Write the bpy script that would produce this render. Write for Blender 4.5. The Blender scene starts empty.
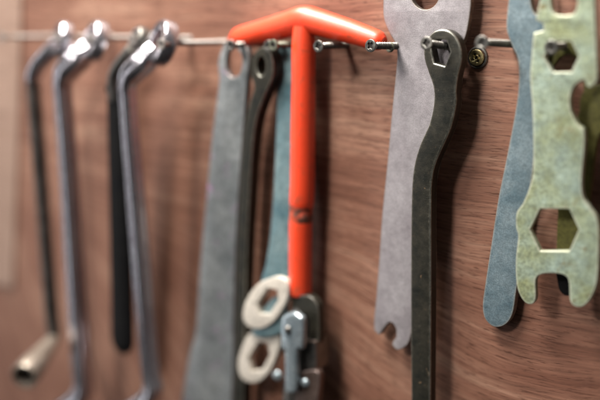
import bpy, bmesh, math, random
from mathutils import Vector, Matrix
random.seed(7)
S = bpy.context.scene
COL = S.collection
R = math.radians

# ------------------------------------------------------------------ camera
YAW, PITCH, FPX, DIST = R(40), R(12.3), 833.0, 0.49
cam = bpy.data.cameras.new('camera'); camo = bpy.data.objects.new('camera', cam); COL.objects.link(camo)
cam.sensor_width = 36; cam.lens = FPX / 600 * 36
cam.clip_start = 0.02; cam.clip_end = 50
ROT = Matrix.Rotation(YAW, 3, 'Z') @ Matrix.Rotation(math.pi/2 - PITCH, 3, 'X')
CAM = Vector((0, -DIST, 0))
camo.matrix_world = Matrix.Translation(CAM) @ ROT.to_4x4()
S.camera = camo

def P(px, py, h=0.0, k=0.0):
    """point of the sight line on the plane y = -(h + k*z)  (metres in front of the board)"""
    d = ROT @ Vector(((px-300)/FPX, -(py-200)/FPX, -1.0))
    # CAM.y + t dy = -(h + k*(CAM.z + t dz))
    t = (-h - k*CAM.z - CAM.y) / (d.y + k*d.z)
    return CAM + d*t

cam.dof.use_dof = True
foc = P(440, 90, .012)
cam.dof.focus_distance = (ROT.inverted() @ (foc-CAM)).z * -1
cam.dof.aperture_fstop = 2.0
cam.dof.aperture_blades = 0

# ------------------------------------------------------------------ node helpers
def mat(name):
    m = bpy.data.materials.new(name); m.use_nodes = True
    nt = m.node_tree; b = nt.nodes['Principled BSDF']
    return m, nt, b
def nd(nt, t, **kw):
    n = nt.nodes.new(t)
    for k, v in kw.items(): setattr(n, k, v)
    return n
def coords(nt, scale=(1,1,1), src='Object', vec=None, rot=(0,0,0)):
    mp = nd(nt, 'ShaderNodeMapping'); mp.inputs['Scale'].default_value = scale; mp.inputs['Rotation'].default_value = rot
    if src == 'Object' and vec is None: mp.inputs['Location'].default_value = (.3137, .2171, .1393)
    if vec is None:
        tc = nd(nt, 'ShaderNodeTexCoord'); vec = tc.outputs[src]
    nt.links.new(vec, mp.inputs['Vector']); return mp.outputs['Vector']
def noise(nt, vec, scale, detail=4, rough=.5, dist=0):
    n = nd(nt, 'ShaderNodeTexNoise'); n.inputs['Scale'].default_value = scale
    n.inputs['Detail'].default_value = detail; n.inputs['Roughness'].default_value = rough
    n.inputs['Distortion'].default_value = dist
    nt.links.new(vec, n.inputs['Vector']); return n.outputs['Fac']
def ramp(nt, fac, stops):
    r = nd(nt, 'ShaderNodeValToRGB'); e = r.color_ramp.elements
    while len(e) < len(stops): e.new(.5)
    for i, (p, c) in enumerate(stops):
        e[i].position = p; e[i].color = (c[0], c[1], c[2], 1) if hasattr(c, '__len__') else (c, c, c, 1)
    nt.links.new(fac, r.inputs['Fac']); return r.outputs['Color']
def mix(nt, fac, a, b, mode='MIX'):
    m = nd(nt, 'ShaderNodeMix', data_type='RGBA', blend_type=mode)
    for s, v in ((m.inputs[0], fac), (m.inputs[6], a), (m.inputs[7], b)):
        if isinstance(v, (int, float)): s.default_value = v
        elif isinstance(v, tuple): s.default_value = (v[0], v[1], v[2], 1)
        else: nt.links.new(v, s)
    return m.outputs[2]
def mth(nt, op, a, b=0.0):
    m = nd(nt, 'ShaderNodeMath', operation=op)
    for i, v in enumerate((a, b)):
        if isinstance(v, (int, float)): m.inputs[i].default_value = v
        else: nt.links.new(v, m.inputs[i])
    return m.outputs[0]
def bump(nt, b, h, strength, dist):
    n = nd(nt, 'ShaderNodeBump'); n.inputs['Strength'].default_value = strength; n.inputs['Distance'].default_value = dist
    nt.links.new(h, n.inputs['Height']); nt.links.new(n.outputs['Normal'], b.inputs['Normal'])

def metal(name, col, col2, metallic=.8, rough=.4, spots=None, spot_amt=.6, rough_var=.15, bumpd=.0002, scale=60, grit=900, mott=.42, edge=None):
    m, nt, b = mat(name)
    v = coords(nt)
    n1 = noise(nt, v, scale, 8, .65)
    c = mix(nt, ramp(nt, n1, [(.35, 0.0), (.65, 1.0)]), col, col2)
    n2 = noise(nt, v, grit, 4, .7)
    n4 = noise(nt, v, scale*5, 6, .7)
    c = mix(nt, mott, c, ramp(nt, n4, [(.36, .45), (.6, 1.0)]), 'MULTIPLY')
    c = mix(nt, .6, c, ramp(nt, n2, [(.36, .3), (.62, 1.0)]), 'MULTIPLY')
    wear = noise(nt, coords(nt, (30, 1500, 30), rot=(0, 0, 1.1)), 1.0, 3, .6)
    c = mix(nt, mth(nt, 'MULTIPLY', ramp(nt, wear, [(.68, 0.0), (.74, 1.0)]), .35), c, col2)
    if spots:
        n3 = noise(nt, v, scale*2.2, 6, .7, .6)
        f = ramp(nt, n3, [(spot_amt, 0.0), (spot_amt+.09, 1.0)])
        c = mix(nt, f, c, spots)
        mm = nd(nt, 'ShaderNodeMath', operation='MULTIPLY_ADD'); nt.links.new(f, mm.inputs[0])
        mm.inputs[1].default_value = -metallic*.8; mm.inputs[2].default_value = metallic
        nt.links.new(mm.outputs[0], b.inputs['Metallic'])
    else: b.inputs['Metallic'].default_value = metallic
    if edge:   # plating rubbed off unevenly along the rims of the plate and its holes
        bv = nd(nt, 'ShaderNodeBevel', samples=6); bv.inputs['Radius'].default_value = .0028
        ge = nd(nt, 'ShaderNodeNewGeometry'); dp = nd(nt, 'ShaderNodeVectorMath', operation='DOT_PRODUCT')
        nt.links.new(bv.outputs[0], dp.inputs[0]); nt.links.new(ge.outputs['Normal'], dp.inputs[1])
        e = mth(nt, 'SUBTRACT', 1.0, dp.outputs['Value'])
        e = mth(nt, 'ADD', mth(nt, 'MULTIPLY', e, 3.5), mth(nt, 'SUBTRACT', n4, .62))
        c = mix(nt, ramp(nt, e, [(.02, 0.0), (.16, 1.0)]), c, edge)
    nt.links.new(c, b.inputs['Base Color'])
    # fine scratches, mostly crossways
    sc = noise(nt, coords(nt, (60, 900, 60), rot=(0, 0, .5)), 1.0, 5, .7)
    rr = mth(nt, 'ADD', mth(nt, 'MULTIPLY', mth(nt, 'SUBTRACT', n1, .5), rough_var*2), rough)
    rr = mth(nt, 'ADD', rr, mth(nt, 'MULTIPLY', mth(nt, 'SUBTRACT', sc, .5), rough_var))
    nt.links.new(rr, b.inputs['Roughness'])
    bump(nt, b, mth(nt, 'ADD', n2, mth(nt, 'MULTIPLY', sc, .6)), .5, bumpd)
    return m

M = {}
M['black'] = metal('black_oxide_steel', (.017,.018,.014), (.045,.040,.028), .4, .45, (.16,.10,.055), .64, bumpd=.00025, scale=90, grit=1400, edge=(.14,.13,.10))
M['black_worn'] = metal('worn_steel_edge', (.30,.30,.26), (.55,.54,.48), .85, .36, bumpd=.0001, scale=160)
M['grey'] = metal('dull_grey_steel', (.33,.298,.315), (.43,.40,.415), .3, .48, (.17,.14,.13), .69, bumpd=.00018, scale=45, grit=1500, mott=.4, edge=(.22,.18,.16))
M['grey_edge'] = metal('grey_steel_edge', (.16,.14,.12), (.34,.30,.26), .7, .5, scale=120)
M['blue'] = metal('blue_grey_steel', (.12,.185,.22), (.23,.30,.33), .3, .5, (.07,.06,.05), .70, bumpd=.00018, scale=60, grit=1100, edge=(.30,.29,.26))
M['blue_edge'] = metal('blue_steel_edge', (.26,.25,.22), (.45,.41,.35), .6, .45, scale=120)
M['zinc'] = metal('yellow_green_zinc', (.40,.44,.24), (.46,.58,.49), .3, .38, (.17,.14,.06), .60, bumpd=.0003, scale=38, grit=700, mott=.6, edge=(.62,.63,.50))
M['zinc_edge'] = metal('zinc_edge', (.50,.52,.36), (.62,.62,.50), .5, .4, scale=120)
M['olive'] = metal('olive_brass', (.10,.095,.025), (.19,.175,.045), .3, .5, (.05,.045,.02), .6, scale=60)
M['chrome'] = metal('worn_chrome', (.66,.62,.69), (.80,.78,.83), .92, .2, bumpd=.00008, rough_var=.08, scale=40)
M['dark_chrome'] = metal('dark_tarnished_steel', (.16,.155,.14), (.30,.28,.26), .9, .34, bumpd=.0001)
M['grip'] = metal('matt_black_grip', (.006,.006,.007), (.010,.010,.010), 0, .7)
M['grip'].node_tree.nodes['Principled BSDF'].inputs['Specular IOR Level'].default_value = .12
M['teal'] = metal('teal_grey_steel', (.10,.19,.22), (.25,.35,.36), .4, .42, (.05,.10,.12), .62, scale=35)
M['cream'] = metal('cream_bright_zinc', (.74,.67,.58), (.84,.77,.67), .15, .42, (.35,.30,.25), .72, scale=60)
M['greygreen'] = metal('grey_green_paint', (.20,.22,.23), (.33,.35,.355), .25, .45, (.34,.20,.33), .60, scale=34, mott=.6)
M['greygreen_edge'] = metal('pinkish_steel_edge', (.33,.25,.23), (.42,.33,.31), .6, .4)
M['socket'] = metal('brown_grey_socket', (.36,.30,.25), (.50,.43,.36), .6, .36)
M['satin'] = metal('satin_steel', (.42,.52,.58), (.58,.66,.70), .7, .24, bumpd=.0001)
M['brownsteel'] = metal('brown_tarnished_steel', (.16,.11,.09), (.28,.20,.17), .75, .36, (.08,.05,.035), .6)
M['screw'] = metal('zinc_screw', (.20,.195,.18), (.36,.345,.31), .9, .34, bumpd=.00006, scale=200)
M['nail_screw'] = metal('tarnished_pale_screw', (.30,.27,.25), (.42,.38,.35), .5, .55, scale=150)
M['brass_screw'] = metal('brass_plated_screw', (.55,.44,.20), (.66,.56,.30), .9, .3, (.10,.08,.04), .6, bumpd=.00006, scale=300)
M['dull_screw'] = metal('dull_green_screw', (.13,.14,.10), (.22,.22,.17), .6, .5, scale=200)
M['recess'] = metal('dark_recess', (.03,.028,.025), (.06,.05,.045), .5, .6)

def orange():
    m, nt, b = mat('orange_dipped_coating'); v = coords(nt)
    n1 = noise(nt, v, 45, 6, .6); n2 = noise(nt, v, 260, 4, .6)
    c = mix(nt, n1, (.73,.045,.010), (.82,.066,.017))
    dirt = ramp(nt, noise(nt, v, 90, 7, .72, .4), [(.54, 0.0), (.66, 1.0)])
    c = mix(nt, mth(nt, 'MULTIPLY', dirt, .7), c, (.35,.06,.025))
    nt.links.new(c, b.inputs['Base Color'])
    b.inputs['Roughness'].default_value = .42
    b.inputs['Coat Weight'].default_value = .35; b.inputs['Coat Roughness'].default_value = .42
    bump(nt, b, mth(nt, 'ADD', n1, mth(nt, 'MULTIPLY', n2, .25)), .5, .0006)
    return m
M['orange'] = orange()
def scuff():
    m, nt, b = mat('scuffed_coating'); v = coords(nt)
    f = ramp(nt, noise(nt, v, 170, 6, .7, .6), [(.41, 0.0), (.52, 1.0)])
    nt.links.new(mix(nt, f, (.62,.07,.02), (.10,.035,.02)), b.inputs['Base Color'])
    b.inputs['Roughness'].default_value = .65
    bump(nt, b, f, .8, .0008)
    return m
M['scuff'] = scuff()

def wood(name, c_lo, c_mid, c_hi, c_pore):
    m, nt, b = mat(name)
    tc = nd(nt, 'ShaderNodeTexCoord'); sp = nd(nt, 'ShaderNodeSeparateXYZ')
    nt.links.new(tc.outputs['Object'], sp.inputs[0])
    x, z = sp.outputs[0], sp.outputs[2]
    # the grain runs level at the top of the sheet and sweeps down to the right lower on it
    ms = nd(nt, 'ShaderNodeMapRange', interpolation_type='SMOOTHSTEP')
    nt.links.new(z, ms.inputs['Value'])
    ms.inputs['From Min'].default_value = -.13; ms.inputs['From Max'].default_value = -.25
    low = ms.outputs[0]
    dx = mth(nt, 'ADD', x, .34)
    arc = mth(nt, 'SUBTRACT', mth(nt, 'MULTIPLY', dx, .36), mth(nt, 'MULTIPLY', mth(nt, 'MULTIPLY', dx, dx), 1.5))
    warp = mth(nt, 'MULTIPLY', low, arc)
    cw = coords(nt, (1, 1, 2.2), vec=tc.outputs['Object'])
    w1 = mth(nt, 'MULTIPLY', mth(nt, 'SUBTRACT', noise(nt, cw, 3.2, 2, .5), .5), .03)
    w2 = mth(nt, 'MULTIPLY', mth(nt, 'SUBTRACT', noise(nt, cw, 24.0, 1, .5), .5), .0030)
    zz = mth(nt, 'ADD', mth(nt, 'ADD', z, warp), mth(nt, 'ADD', w1, w2))
    cb = nd(nt, 'ShaderNodeCombineXYZ'); nt.links.new(x, cb.inputs[0]); nt.links.new(zz, cb.inputs[2])
    g = cb.outputs[0]
    band = noise(nt, coords(nt, (4, 1, 75), vec=g), 1.0, 4, .55)
    fib = noise(nt, coords(nt, (16, 1, 600), vec=g), 1.0, 5, .65)
    pore = noise(nt, coords(nt, (95, 1, 1000), vec=g), 1.0, 3, .6)
    pore2 = noise(nt, coords(nt, (48, 1, 620), vec=g), 1.0, 4, .6)
    blot = noise(nt, tc.outputs['Object'], 11, 4, .5)
    band2 = noise(nt, coords(nt, (9, 1, 210), vec=g), 1.0, 3, .6)
    band = mth(nt, 'ADD', mth(nt, 'MULTIPLY', band, .55), mth(nt, 'MULTIPLY', band2, .45))
    c = ramp(nt, mth(nt, 'ADD', mth(nt, 'MULTIPLY', band, .65), mth(nt, 'MULTIPLY', blot, .35)), [(.39, c_lo), (.5, c_mid), (.61, c_hi)])
    c = mix(nt, .55, c, ramp(nt, fib, [(.34, .32), (.58, 1.0)]), 'MULTIPLY')
    pf = ramp(nt, pore, [(.56, 0.0), (.68, 1.0)])
    pf2 = ramp(nt, pore2, [(.55, 0.0), (.67, 1.0)])
    c = mix(nt, mth(nt, 'MULTIPLY', pf, .9), c, c_pore)
    c = mix(nt, mth(nt, 'MULTIPLY', pf2, .85), c, c_pore)
    nt.links.new(c, b.inputs['Base Color'])
    b.inputs['Roughness'].default_value = .55
    b.inputs['Specular IOR Level'].default_value = .35
    hgt = mth(nt, 'SUBTRACT', mth(nt, 'MULTIPLY', fib, .5), mth(nt, 'ADD', pf, pf2))
    bump(nt, b, hgt, .25, .0004)
    return m
M['wood'] = wood('red_brown_plywood', (.155,.066,.042), (.24,.114,.075), (.35,.196,.135), (.075,.028,.016))
M['glare_strip'] = wood('pale_glare_wood', (.27,.17,.125), (.32,.21,.16), (.35,.235,.18), (.22,.14,.11))  # board glare put into the colour of a thin pale strip

# ------------------------------------------------------------------ object helpers
def tag(o, label=None, cat=None, group=None, kind=None):
    for k, v in (('label', label), ('category', cat), ('group', group), ('kind', kind)):
        if v: o[k] = v
    return o
def link(name, me, mats, parent=None, mw=None):
    for m in mats:
        if m.name not in me.materials: me.materials.append(m)
    o = bpy.data.objects.new(name, me); COL.objects.link(o)
    if mw is not None: o.matrix_world = mw
    if parent:
        o.parent = parent
        o.matrix_parent_inverse = parent.matrix_world.inverted()
    return o
def empty(name, loc):
    o = bpy.data.objects.new(name, None); COL.objects.link(o); o.matrix_world = Matrix.Translation(loc)
    o.empty_display_size = .01
    return o
def smooth_me(me, ang=40):
    for p in me.polygons: p.use_smooth = True
    try: me.set_sharp_from_angle(angle=R(ang))
    except Exception: pass

def crom(pts, n=6, corners=()):
    """closed Catmull-Rom through pts; indices in corners stay sharp"""
    out = []; N = len(pts)
    for i in range(N):
        p0, p1, p2, p3 = pts[i-1], pts[i], pts[(i+1) % N], pts[(i+2) % N]
        if i in corners: p0 = p1
        if (i+1) % N in corners: p3 = p2
        for s in range(n):
            t = s/n
            out.append(tuple(.5*((2*p1[a]) + (-p0[a]+p2[a])*t + (2*p0[a]-5*p1[a]+4*p2[a]-p3[a])*t*t + (-p0[a]+3*p1[a]-3*p2[a]+p3[a])*t**3) for a in (0,1)))
    return out

def extrude2d(loops, thick, bev, res=3):
    cu = bpy.data.curves.new('tmp', 'CURVE'); cu.dimensions = '2D'; cu.fill_mode = 'BOTH'
    for lp in loops:
        sp = cu.splines.new('POLY'); sp.points.add(len(lp)-1)
        for i, q in enumerate(lp): sp.points[i].co = (q[0], q[1], 0, 1)
        sp.use_cyclic_u = True
    cu.extrude = thick/2 - bev; cu.bevel_depth = bev; cu.bevel_resolution = res; cu.offset = -bev
    o = bpy.data.objects.new('tmp', cu); COL.objects.link(o)
    dg = bpy.context.evaluated_depsgraph_get(); dg.update()
    me = bpy.data.meshes.new_from_object(o.evaluated_get(dg))
    bpy.data.objects.remove(o); bpy.data.curves.remove(cu)
    bm = bmesh.new(); bm.from_mesh(me)
    bmesh.ops.remove_doubles(bm, verts=bm.verts, dist=1e-6)
    bmesh.ops.recalc_face_normals(bm, faces=bm.faces)
    bm.to_mesh(me); bm.free(); me.materials.clear()
    return me

def plate(name, outline, holes, h, k, thick, mats, bev=.0006, parent=None, corners=(), hole_n=5, side_edge=False, bend=None):
    """a flat steel plate: its front-face outline is given on the plane y=-(h+k z)"""
    org = P(outline[0][0], outline[0][1], h, k)
    ex = Vector((1,0,0)); ey = Vector((0,-k,1)).normalized(); ez = ex.cross(ey)   # points to the viewer (-y)
    mw = Matrix.Translation(org) @ Matrix((ex, ey, ez)).transposed().to_4x4()
    inv = mw.inverted()
    def loc(q):
        v = inv @ P(q[0], q[1], h, k); return (v.x, v.y)
    loops = [crom([loc(q) for q in outline], 6, corners)]
    for hl in holes:
        if hl[0] == 'hex': loops.append([loc(q) for q in hl[1]])
        else: loops.append(crom([loc(q) for q in hl[1]], hole_n))
    me = extrude2d(loops, thick, bev)
    for v in me.vertices:
        v.co.z -= thick/2
        if bend: v.co.z += bend(v.co.y)
    for m in mats: me.materials.append(m)
    if len(mats) > 1:
        for p in me.polygons:
            a = abs(p.normal.z)
            if (.15 < a < .93) or (side_edge and a <= .15): p.material_index = 1
    for p in me.polygons: p.use_smooth = False
    # round the lip but keep the faces flat
    for p in me.polygons:
        if abs(p.normal.z) < .93: p.use_smooth = True
    try: me.set_sharp_from_angle(angle=R(28))
    except Exception: pass
    return link(name, me, [], parent, mw)

def ring_px(cx, cy, rx, ry, n=14, rot=0):
    return [(cx + rx*math.cos(a)*math.cos(rot) - ry*math.sin(a)*math.sin(rot), cy + rx*math.cos(a)*math.sin(rot) + ry*math.sin(a)*math.cos(rot))
            for a in [2*math.pi*i/n for i in range(n)]]

def cr_open(P_, n=6):
    out = []
    for i in range(len(P_)-1):
        p0 = P_[max(i-1,0)]; p1 = P_[i]; p2 = P_[i+1]; p3 = P_[min(i+2,len(P_)-1)]
        for s in range(n):
            t = s/n
            out.append([.5*((2*p1[a]) + (-p0[a]+p2[a])*t + (2*p0[a]-5*p1[a]+4*p2[a]-p3[a])*t*t + (-p0[a]+3*p1[a]-3*p2[a]+p3[a])*t**3) for a in range(len(p1))])
    out.append(list(P_[-1])); return out

def tube_bm(bm, path, flat=1.0, seg=20, side=Vector((1,0,0)), cap=True, n=6, groove=0):
    """path rows: (Vector, radius); flat squashes the section across 'side'"""
    rows = cr_open([(p.x, p.y, p.z, r) for p, r in path], n)
    pts = [Vector(r[:3]) for r in rows]; rad = [max(r[3], 1e-5) for r in rows]
    prev = None
    for i, p in enumerate(pts):
        t = (pts[min(i+1,len(pts)-1)] - pts[max(i-1,0)]).normalized()
        a = (side - t*side.dot(t))
        if a.length < 1e-4: a = Vector((0,0,1)) - t*t.z
        a.normalize(); b2 = t.cross(a)
        ring = [bm.verts.new(p + (a*math.cos(w) + b2*math.sin(w)*flat)*rad[i]*(1 - groove*(.5+.5*math.cos(4*w))**3)) for w in [2*math.pi*j/seg for j in range(seg)]]
        if prev:
            for j in range(seg): bm.faces.new((prev[j], prev[(j+1)%seg], ring[(j+1)%seg], ring[j]))
        elif cap: bm.faces.new(ring[::-1])
        prev = ring
    if cap: bm.faces.new(prev)
def tube(name, path, m, parent=None, flat=1.0, seg=24, org=None, side=Vector((1,0,0)), ang=50, n=6, groove=0):
    bm = bmesh.new(); tube_bm(bm, path, flat, seg, side, n=n, groove=groove)
    return fin(name, bm, m, parent, org or path[0][0], ang)
def fin(name, bm, m, parent, org, ang=40):
    bmesh.ops.translate(bm, verts=bm.verts, vec=-org)
    bmesh.ops.recalc_face_normals(bm, faces=bm.faces)
    me = bpy.data.meshes.new(name); bm.to_mesh(me); bm.free()
    smooth_me(me, ang)
    return link(name, me, [m], parent, Matrix.Translation(org))

def lathe_bm(bm, prof, seg=28, mw=Matrix(), closed=False, inner_sides=None):
    """prof: (radius, axial) along local Z"""
    rings = []
    for r, a in prof:
        rings.append([bm.verts.new(mw @ Vector((r*math.cos(2*math.pi*j/seg), r*math.sin(2*math.pi*j/seg), a))) for j in range(seg)])
    pr = list(zip(rings, rings[1:])) + ([(rings[-1], rings[0])] if closed else [])
    for A, B in pr:
        for j in range(seg): bm.faces.new((A[j], A[(j+1)%seg], B[(j+1)%seg], B[j]))
    if not closed:
        bm.faces.new(rings[0][::-1]); bm.faces.new(rings[-1])
def axis_m(loc, zdir):
    return Matrix.Translation(loc) @ zdir.to_track_quat('Z', 'Y').to_matrix().to_4x4()
def lathe(name, prof, m, parent, loc, zdir, seg=28, closed=False, ang=40):
    bm = bmesh.new(); lathe_bm(bm, prof, seg, closed=closed)
    bmesh.ops.recalc_face_normals(bm, faces=bm.faces)
    me = bpy.data.meshes.new(name); bm.to_mesh(me); bm.free(); smooth_me(me, ang)
    return link(name, me, [m], parent, axis_m(loc, zdir))

# ------------------------------------------------------------------ the setting
def box_me(name, x0, x1, y0, y1, z0, z1, bev=0):
    bm = bmesh.new(); bmesh.ops.create_cube(bm, size=1)
    for v in bm.verts: v.co = Vector(((x0+x1)/2 + v.co.x*(x1-x0), (y0+y1)/2 + v.co.y*(y1-y0), (z0+z1)/2 + v.co.z*(z1-z0)))
    if bev: bmesh.ops.bevel(bm, geom=bm.edges[:], offset=bev, segments=3, profile=.6, affect='EDGES')
    me = bpy.data.meshes.new(name); bm.to_mesh(me); bm.free(); return me
tag(link('wooden_board', box_me('wooden_board', -2.2, .9, 0, .012, -1.1, .7), [M['wood']]), kind='structure')

# ------------------------------------------------------------------ screws
def screw_meshes(L, rs, rh, key):
    bm = bmesh.new(); prof = [(rs*.62, -.004)]
    z = -.004; pitch = rs*1.15
    top = L*.80
    while z < top:
        prof += [(rs*.5, z+pitch*.12), (rs, z+pitch*.5), (rs*.5, z+pitch*.88)]; z += pitch
    prof += [(rs*.74, top+pitch), (rs*.74, L-rh*.62)]
    prof += [(rh*.55, L-rh*.38), (rh*.93, L-rh*.10), (rh*.93, L-.0003)]
    lathe_bm(bm, prof, 20); bmesh.ops.recalc_face_normals(bm, faces=bm.faces)
    sh = bpy.data.meshes.new('shank'); bm.to_mesh(sh); bm.free(); smooth_me(sh, 60)
    n = 40; circ = [(rh*math.cos(2*math.pi*i/n), rh*math.sin(2*math.pi*i/n)) for i in range(n)]
    a, w = rh*.58, rh*.15; f = rh*.24
    cross = []
    for q in range(4):
        c, s = math.cos(q*math.pi/2), math.sin(q*math.pi/2)
        for (u, v) in ((a, -w), (a, w), (f, f)): cross.append((u*c - v*s, u*s + v*c))
    hd = extrude2d([circ, cross], .0012, .00035, 3)
    for v in hd.vertices: v.co.z += L + .0006
    smooth_me(hd, 45)
    sh.materials.append(M[key]); hd.materials.append(M[key])
    bm = bmesh.new(); bmesh.ops.create_circle(bm, cap_ends=True, radius=rh*.7, segments=24)
    bmesh.ops.translate(bm, verts=bm.verts, vec=(0,0,L+.00015)); rc = bpy.data.meshes.new('recess'); bm.to_mesh(rc); bm.free(); rc.materials.append(M['recess'])
    return sh, hd, rc
def screw(px, py, L, label, key='screw', tilt=(0,0), rs=.0024, rh=.0042, group='screws driven into the board to hang tools on', roll=.3, ms={}):
    kk = (L, rs, rh, key)
    if kk not in ms: ms[kk] = screw_meshes(L, rs, rh, key)
    loc = P(px, py, 0)
    d = Vector((tilt[0], -1, tilt[1])).normalized()
    r = empty('screw', loc); r.matrix_world = axis_m(loc, d) @ Matrix.Rotation(roll, 4, 'Z')
    for nm, me in zip(('shank', 'head'), ms[kk][:2]):
        o = bpy.data.objects.new(nm, me); COL.objects.link(o); o.parent = r
        if nm == 'head': hd = o
    o = bpy.data.objects.new('recess', ms[kk][2]); COL.objects.link(o); o.parent = hd
    tag(r, label, 'screw', group)
    return r
screw(64, 36, .066, 'long pale screw at the far left edge', 'nail_screw', roll=.1)
screw(112, 36, .060, 'blurred screw carrying the tarnished wrench with the angled socket', 'nail_screw', roll=.7)
screw(146, 37, .060, 'blurred screw through the ring of the left chrome wrench', 'nail_screw')
screw(190, 38, .060, 'blurred screw holding the wrench with the matt black handle', 'nail_screw', roll=.9)
screw(226, 42, .068, 'long pale screw reaching from the right chrome wrench to the grey-green flat wrench', 'nail_screw')
screw(262, 44, .034, 'short screw through the open top of the grey-green flat wrench', roll=.5)
screw(292, 45, .026, 'screw under the left arm of the orange T-handle', roll=.4)
screw(304, 44, .034, 'screw directly behind the orange upright, where the teal bar hangs', 'dull_screw', roll=.1)
screw(347, 45, .033, 'bright screw just right of the orange upright under its crossbar', tilt=(.02,.0), roll=.35)
screw(405, 46, .040, 'bright screw at the right tip of the orange crossbar beside the dull grey wrench', tilt=(0,.03), roll=.8)
screw(404, 46.5, .0165, 'small dull screw head against the left waist of the grey wrench', 'dull_screw', rs=.0018, rh=.0034)
screw(458, 48, .040, 'bright screw through the ring of the black cranked wrench', tilt=(.02,.10), roll=.2)
screw(514, 44, .043, 'screw with a dull head reaching left from the blue-grey bar', tilt=(.02,.04), roll=.6)
screw(478, 57.5, .0012, 'brass coloured screw driven flush into the board right of the black wrench ring', 'brass_screw', rs=.002, rh=.0052, group='', roll=.5)
fl = [o for o in COL.objects if o.name.startswith('screw') and not o.parent][-1]
lathe('cup_washer', [(.0056,-.0005),(.0056,.0011),(.0062,.0017),(.0070,.0013),(.0074,.0002),(.0074,-.0005)], M['screw'], fl, P(478,57.5,0), Vector((0,-1,0)), 40, closed=True)
screw(570, 46, .026, 'screw head showing inside the upper hexagonal hole of the green plate wrench', 'screw', roll=.2)

# countersunk cup under the flush screw
# ------------------------------------------------------------------ pale strip standing in for glare on the board
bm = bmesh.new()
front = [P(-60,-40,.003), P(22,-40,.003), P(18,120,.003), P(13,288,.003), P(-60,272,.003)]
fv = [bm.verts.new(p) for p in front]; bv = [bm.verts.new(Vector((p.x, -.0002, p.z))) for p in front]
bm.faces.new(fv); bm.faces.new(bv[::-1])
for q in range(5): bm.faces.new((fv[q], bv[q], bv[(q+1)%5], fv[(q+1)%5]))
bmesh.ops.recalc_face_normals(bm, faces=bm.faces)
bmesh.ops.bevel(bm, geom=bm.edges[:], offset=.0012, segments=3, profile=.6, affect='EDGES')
b_me = bpy.data.meshes.new('glare_strip'); bm.to_mesh(b_me); bm.free()
tag(link('glare_strip', b_me, [M['glare_strip']]), 'pale upright strip standing in for glare on the board at the far left edge', 'glare_strip')

# ------------------------------------------------------------------ dull grey wrench
tag(plate('flat_wrench', [(380,-30),(383,-8),(383,12),(385,23),(390,34),(395,43),(397,53),(396,70),(392,110),(387,165),(382,215),(379,260),(376,298),(374,318),(374,330),(379,335),
     (384,328),(390,322.5),(395.5,328),(396,337),(392,344),(397,350),(405,347),(410,339),(413,318),(418,250),(441,150),(446,90),(450,66),(457,51),(465,38),(469,20),(471,0),(470,-32),(452,-46),(400,-46)],
    [('c', ring_px(425,-8,14.5,17.5))], .011, .0, .0045, [M['grey'], M['grey_edge']], .0006, corners=(14,19), side_edge=True),
    'broad dull grey flat wrench with a hooked lower jaw, behind the black cranked wrench', 'wrench')

# ------------------------------------------------------------------ black cranked ring wrench
hexc = []
tag(plate('ring_wrench', [(410.5,470),(411,400),(410.5,300),(411,210),(413,172),(419,147),(429,124),(433.5,103),(433,87),(428,72),(424,58),(424,46),(429,36),(437,30),(447,30),(455,36),(460,47),(461,60),(457.5,75),(455.5,90),(455.5,105),(449.5,130),(436,161),(431.5,180),(430.5,210),(430.5,300),(430,400),(429,470)],
    [('hex', [(430.5,47),(436,39.5),(446,39.5),(450,52),(444.5,66),(434,63)])], .022, .0, .0085, [M['black'], M['black_worn']], .0011, corners=(0,27)),
    'black cranked ring wrench hanging in sharp focus in front of the dull grey wrench', 'wrench')

# ------------------------------------------------------------------ blue-grey bar
tag(plate('flat_wrench', [(516,-30),(510,-8),(507,12),(506.5,30),(512,46),(518,62),(517.5,96),(508,150),(498.5,197),(491,245),(484.5,288),(482.5,306),(485,319),(494,327),(505,325),(512.5,314),(516.5,290),(524,240),(533,170),(543,90),(548,30),(545,-20),(532,-38)],
    [('c', ring_px(538,-3,7.5,18))], .0125, .02, .005, [M['blue'], M['blue_edge']], .0006, side_edge=True),
    'blue-grey flat bar wrench with a rounded lower end, beside the green plate wrench', 'wrench')

# ------------------------------------------------------------------ olive wrench behind the green plate
ol = empty('flat_wrench', P(565,290,.006))
plate('body', [(557,270),(556.5,245),(558,208),(562,165),(566,140),(574,124),(579,112),(580,99),(585,90),(594,85),(606,86),(614,96),(614,114),(607,126),(598,138),(592,175),(587,220),(582,268)],
    [('c', ring_px(600,60,3,3))] if False else [], .010, .0, .004, [M['olive']], .0006, ol)
plate('end_grip', [(557.5,268),(557,282),(560,292),(566,296),(573,294),(577,284),(578.5,268)], [], .0115, .0, .007, [M['grip']], .001, ol)
plate('loop', [(545,60),(549,52),(562,40),(578,40),(590,50),(594,70),(592,92),(584,92),(583,70),(574,56),(562,56),(552,68),(549,74)], [], .0065, .0, .003, [M['olive']], .0005, ol)
tag(ol, 'olive yellow wrench with a dark end, half hidden behind the green plate wrench', 'wrench')

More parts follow.
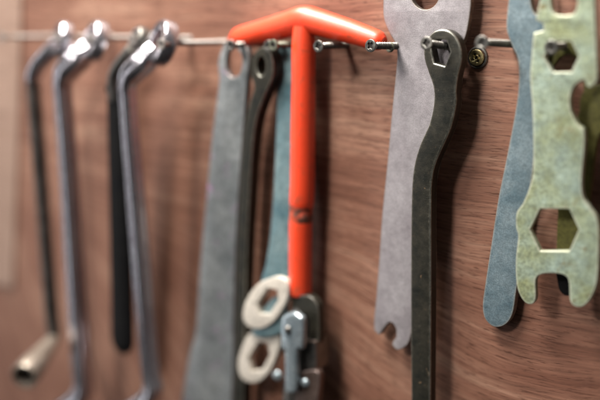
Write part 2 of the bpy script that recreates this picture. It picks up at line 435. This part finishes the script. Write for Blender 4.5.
# ------------------------------------------------------------------ green plate wrench
tag(plate('plate_wrench', [(541,-42),(541,-8),(538,8),(535.5,20),(543,23.5),(543.5,30.5),(533.5,33),(531.5,55),(530,78),(532,105),(533,135),(533,165),(531,182),(523.5,202),(516.5,213),(516,228),(518,237),(515.5,262),(517,287),(523.5,301),(531,304.5),(535.5,299),(535.5,281),(539,275.5),(547,273.5),(562,274.5),(568.5,281),(570,301),(576.5,307),(584.5,305.5),(592,296),(597,281),(598.5,255),(598,223),(590,208),(583,197),(581.5,180),(584,150),(584.5,136),(583,129),(577.5,124),(571.5,112),(570,100),(572.5,89),(578,82.5),(584.5,80),(587,86),(591,87),(595,83),(597,76),(596,40),(594.5,0),(594,-42),(568,-52)],
    [('hex', [(544,57),(552,41.5),(571,41.5),(578.5,56.5),(571,72),(553,72)]),
     ('hex', [(530,229.5),(540,209),(569,209),(578.6,229.5),(569,251),(540,251)]),
     ('c', [(551,-8),(551.5,8),(557,14.5),(571,14.5),(576.5,8),(577,-8),(574,-24),(564,-30),(554,-24)])],
    .027, .03, .004, [M['zinc'], M['zinc_edge']], .0006, corners=(3,4,5,6)),
    'pale yellow-green plate wrench with hexagonal holes and a forked lower jaw', 'wrench')

# ------------------------------------------------------------------ orange T-handle tool
T = empty('t_handle_tool', P(302, 420, .018))
HP = .015
def mm(px, py, w, h):  # radius in metres whose apparent width is w px there
    d = ROT.inverted() @ (P(px,py,h)-CAM); return w/2 * (-d.z)/FPX
arm = [(231,40,6),(234,38.5,11),(240,37.5,19),(262,32,21.5),(290,24,24),(305,20,25.5),(320,23,24),(350,31.5,21.5),(370,38,19.5),(380,41,17),(384.5,42,9)]
tube('crossbar', [(P(x, y, HP), mm(x, y, w*1.1, HP)) for x, y, w in arm], M['orange'], T, side=Vector((0,1,0)), org=P(306,22,HP))
pole = [(304,26,21),(303.5,45,23.5),(303.5,80,24),(303,130,24.5),(302.5,180,24.5),(301.8,200,24.8),(301.4,206,23)]
tube('upright', [(P(x, y, HP+.003), mm(x, y, w, HP+.003)) for x, y, w in pole], M['orange'], T, org=P(302,200,HP+.003))
tube('scuffed_band', [(P(x, y, HP+.003), mm(x, y, w, HP+.003)) for x, y, w in [(301.4,203.5,22),(301.2,206,23.8),(301,210,22.6),(300.8,215,23.6),(300.6,221,22.8)]], M['scuff'], T, org=P(302,212,HP+.003))
tube('sleeve', [(P(x, y, HP+.003), mm(x, y, w, HP+.003)) for x, y, w in [(300.7,218,20.5),(300.6,220,22.8),(300.4,245,23),(300.2,280,23),(300,292,23),(300,295,19)]], M['orange'], T, org=P(300,290,HP+.003))
H2 = HP+.003
tube('neck', [(P(x, y, H2), mm(x, y, w, H2)) for x, y, w in [(300,292,13),(301,300,15),(302,308,20),(303,318,25),(303,330,25),(303,340,22)]], M['dark_chrome'], T)
# dark fork on the right with a slot
fk = plate('upper_fork', [(291,300),(293,296),(308,296),(315.5,302),(318.5,312),(319,340),(316,345),(311,345),(309.5,338),(309.5,320),(304,313),(299,320),(299,340),(293,340)], [], H2+.007, 0, .007, [M['black'], M['dark_chrome']], .0006, T)
cy = plate('side_lug', [(280,322),(283.5,315.5),(291,312.5),(298.5,315.5),(302.5,322),(302.5,346),(300.5,350.5),(296.5,353),(296,388),(293,394),(287,394),(284,388),(283.5,353),(280.5,349)], [], H2+.020, 0, .0065, [M['satin'], M['satin']], .0026, T)
def pin(px, py, h, r, m, par):
    return lathe('rivet', [(r*.9, -.002), (r, 0), (r*.85, .0010), (r*.45, .0016), (.0001, .0018)], m, par, P(px, py, h), Vector((.35,-1,.05)).normalized(), 20)
pin(288, 330, H2+.0205, .0034, M['dark_chrome'], cy)
plate('centre_block', [(294,345),(297,342),(313,341),(316,345),(316.5,366),(314,371),(296,373),(293,369)], [], H2+.010, 0, .016, [M['dark_chrome'], M['brownsteel']], .0012, T)
lf = plate('lower_fork', [(295,376),(299,373),(312,370.5),(318,373),(319,384),(317,400),(314,430),(296,430),(295,400)], [], H2+.013, 0, .006, [M['brownsteel'], M['greygreen_edge']], .0009, T)
pin(305.5, 383, H2+.0135, .0036, M['satin'], lf)
tube('lower_shaft', [(P(x, y, H2), mm(x, y, w, H2)) for x, y, w in [(297,374,18),(296,386,24),(295.5,400,26),(295,440,26)]], M['dark_chrome'], T)
pin(277.5, 376, H2+.004, .0042, M['satin'], T)
tag(T, 'bright orange coated T-handle tool with a universal joint at its lower end', 'tool')

# ------------------------------------------------------------------ flat spanners with cream ring ends (left of the orange upright)
def ringspanner(bar_pts, ring_pts, hole, h, k, hr, label, mats):
    e = empty('ring_spanner', P(ring_pts[0][0], ring_pts[0][1], h, k))
    plate('bar', bar_pts, [], h, k, .004, [mats], .0007, e)
    plate('ring_end', ring_pts, [('hex', hole)], hr, 0, .006, [M['cream'], M['cream']], .001, e)
    tag(e, label, 'spanner'); return e
ringspanner([(277,50),(280,45),(287,45),(297,52),(298,100),(294,180),(290,240),(287,284),(262,284),(266,262),(270.5,230),(274,180),(276.5,110),(277,75)],
    [(268,279),(278,277),(286.5,282),(288,295),(282,310),(273,322),(262,328.5),(250,328),(243,320),(243.5,308),(249,295),(258,284)],
    [(267,288.5),(276.5,290),(278,300),(269,314.5),(259,313.5),(256.5,304)], .008, -.09, .030,
    'teal grey flat spanner whose upper cream ring end sits left of the orange tip', M['teal'])
ringspanner([(270,300),(285,300),(281,332),(252,334)],
    [(255,329),(266,324),(277,328),(280,341),(276,357),(269,372),(258,382),(246,382),(239,374),(238,360),(243,344),(249,334)],
    [(258,342),(267.5,343.5),(269.5,355),(261.5,370.5),(251,371.5),(248,358)], .006, -.09, .0245,
    'spanner whose lower cream ring end shows below and behind the first ring end', M['teal'])

# ------------------------------------------------------------------ black cranked bar
tag(plate('ring_wrench', [(231,450),(233,400),(235,330),(237,260),(240,190),(243,140),(249,105),(254,88),(251,75),(251,62),(256,51),(264,47),(270,52),(273,64),(272,78),(264,96),(256,120),(252,150),(249.5,190),(246,260),(244.5,330),(243,400),(242,450)],
    [('c', ring_px(261,66,4.5,10))], .023, .0, .011, [M['black'], M['black_worn']], .0008, corners=(0,22)),
    'slim black cranked wrench hanging between the grey-green wrench and the teal spanner', 'wrench')

# ------------------------------------------------------------------ grey-green flat wrench
tag(plate('flat_wrench', [(222,48),(226,42),(236,40),(245,45),(249,56),(248,72),(246,90),(243,130),(238,200),(235,260),(233.5,320),(233,365),(231,410),(180,410),(184,385),(190,352),(196,328),(200,265),(206,200),(212,135),(217,98),(219,80),(218,62)],
    [('c', [(227,54),(232,48),(239,51),(242,62),(239,74),(231,77),(226,68)])], .022, .02, .005, [M['greygreen'], M['greygreen_edge']], .0009, corners=(12,13)),
    'wide grey-green flat wrench with purple specks, flaring towards its lower end', 'wrench')

# ------------------------------------------------------------------ offset ring wrenches at the left
def ring_end(parent, px, py, h, ro, ri, t, m, tilt=(0,0), name='ring_end'):
    loc = P(px, py, h); d = Vector((tilt[0], -1, tilt[1])).normalized()
    e = .0015
    prof = [(ri, -t/2), (ri, t/2), (ri+e, t/2+.0006), (ro-e, t/2+.0004), (ro, t/2-e), (ro, -t/2+e), (ro-e, -t/2)]
    return lathe(name, prof, m, parent, loc, d, 36, closed=True)
def offset_wrench(pts, ring, m, label, tail=None):
    e = empty('offset_wrench', P(pts[-1][0], pts[-1][1], pts[-1][2]))
    ring_end(e, ring[0], ring[1], ring[2], ring[3], ring[4], .011, m, ring[5])
    tube('shaft', [(P(x, y, h), mm(x, y, w*(1.8 if y < 78 else 1.55), h)) for x, y, h, w in pts], m, e, flat=.85, seg=48, groove=.2, side=Vector((0,1,0)))
    tag(e, label, 'wrench'); return e
RT = (-.35, .35)
W2 = offset_wrench([(90,48,.052,13),(84,53,.056,15),(76,61,.062,15.5),(67,71,.066,15),(63,80,.067,13.5),(63,92,.066,12.5),(67,140,.062,12.5),(72,210,.056,13),(77,290,.050,13.5),(81,350,.046,14),(84,384,.044,14),(82,394,.045,15),(74,402,.047,16),(62,412,.052,17)],
    (96,41,.050,.0175,.0100,RT), M['chrome'], 'left of the two chrome offset ring wrenches, bright highlight on its neck')
ring_end(W2, 55, 418, .055, .0135, .0085, .011, M['chrome'], RT)
W4 = offset_wrench([(156,50,.056,13),(150,56,.060,15),(141,65,.065,15.5),(132,74,.068,15),(128,83,.069,13.5),(128,95,.068,12.5),(132,150,.064,12.5),(138,220,.058,13),(144,295,.052,13),(148,345,.048,12.5),(151,375,.046,12.5),(153,388,.045,14),(149,397,.046,15),(140,405,.049,16),(128,414,.053,17)],
    (163,43,.054,.0180,.0102,RT), M['chrome'], 'right chrome offset ring wrench, hanging beside the matt black handle')
ring_end(W4, 121, 421, .056, .0140, .0088, .011, M['chrome'], RT)

W3 = empty('offset_wrench', P(122, 350, .040))
ring_end(W3, 140, 42, .050, .0125, .008, .010, M['dark_chrome'], RT)
tube('neck', [(P(x, y, h), mm(x, y, w*1.5, h)) for x, y, h, w in [(133,50,.052,12),(126,60,.054,13),(118,72,.055,13),(116,84,.054,13),(117,100,.053,12)]], M['dark_chrome'], W3, flat=.75, side=Vector((0,1,0)))
tube('handle', [(P(x, y, h), mm(x, y, w*1.5, h)) for x, y, h, w in [(116.5,88,.053,9),(116.7,91,.053,15),(117,98,.053,17.5),(118.5,150,.050,19),(120.5,230,.045,19.5),(122,300,.041,20),(122.5,335,.040,20.5),(122.5,345,.040,18),(122.5,350,.040,13),(122.5,353,.040,5)]], M['grip'], W3, flat=.5, side=Vector((1,0,0)))
tag(W3, 'offset wrench with a long matt black handle, between the two chrome wrenches', 'wrench')

W1 = empty('socket_wrench', P(22, 382, .06))
ring_end(W1, 62, 40, .050, .0165, .0095, .010, M['chrome'], RT)
tube('neck', [(P(x, y, h), mm(x, y, w, h)) for x, y, h, w in [(56,46,.052,18),(48,55,.055,20),(39,65,.058,19),(34,76,.059,17),(33.5,84,.058,14)]], M['chrome'], W1, flat=.8, side=Vector((0,1,0)))
tube('shaft', [(P(x, y, h), mm(x, y, w*1.25, h)) for x, y, h, w in [(34,78,.059,11),(34,90,.058,12),(38,140,.055,12),(43,200,.052,12),(48,265,.049,12),(52,315,.048,12),(54,332,.048,12),(52,342,.049,12)]], M['dark_chrome'], W1, flat=.8, side=Vector((0,1,0)))
a, b = P(55,338,.047), P(24,377,.105)
L = (b-a).length; dr = (b-a).normalized()
lathe('socket', [(.0050,-.002),(.0060,.001),(.0070,.008),(.0105,L*.55),(.0125,L*.75),(.0130,L-.001),(.0124,L),(.0100,L),(.0096,L-.002),(.0096,L-.016),(.0001,L-.016)], M['socket'], W1, a, dr, 32)
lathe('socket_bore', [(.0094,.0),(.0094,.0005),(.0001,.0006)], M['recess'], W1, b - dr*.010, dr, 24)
tag(W1, 'tarnished wrench at the far left with a pale socket angled at its lower end', 'wrench')

# ------------------------------------------------------------------ light
w = bpy.data.worlds.new('World'); S.world = w; w.use_nodes = True
nt = w.node_tree; bg = nt.nodes['Background']
# the unseen room: a dim interior, paler ceiling, bright patches added for chrome reflections
tc = nd(nt, 'ShaderNodeTexCoord'); sp = nd(nt, 'ShaderNodeSeparateXYZ'); nt.links.new(tc.outputs['Generated'], sp.inputs[0])
up = ramp(nt, sp.outputs[2], [(.0, .05), (.35, .10), (.9, .9)])
op = ramp(nt, noise(nt, coords(nt, (3.2, 3.2, .8), vec=tc.outputs['Generated']), 1.0, 1, .4), [(.52, 0.0), (.58, 1.0)])
nt.links.new(mix(nt, 1.0, up, mix(nt, .75, (0.,0.,0.), op), 'ADD'), bg.inputs[0]); bg.inputs[1].default_value = .12
def area(name, loc, target, size, power, col, sy=None):
    l = bpy.data.lights.new(name, 'AREA'); l.energy = power; l.color = col; l.size = size
    if sy: l.shape = 'RECTANGLE'; l.size_y = sy
    o = bpy.data.objects.new(name, l); COL.objects.link(o)
    d = Vector(target) - Vector(loc)
    o.matrix_world = axis_m(Vector(loc), -d.normalized()); return o
CEN = (-.42, 0, -.14)
area('key_lamp', (-.62, -1.30, .70), CEN, .24, 15.5, (1, .955, .91))
area('ceiling_lamp', (-.72, -.23, .80), (-.45, -.01, 0), 1.0, 56, (1, .95, .88), .26)
bl = bpy.data.lights.new('bulb', 'POINT'); bl.energy = 9; bl.shadow_soft_size = .035; bl.color = (1, .97, .92)
blo = bpy.data.objects.new('bulb', bl); COL.objects.link(blo); blo.location = (-.85, -1.0, .95)
area('side_streak_lamp', (-2.3, -1.15, -.15), (-.75, 0, -.2), .2, 10, (.96, .97, 1), 2.2)  # lamp added for upright streaks on the chrome; no window known there
S.view_settings.view_transform = 'Standard'; S.view_settings.look = 'None'; S.view_settings.gamma = 1
S.view_settings.exposure = -0.05
S.render.engine = 'CYCLES'
S.render.resolution_x = 1024; S.render.resolution_y = 683
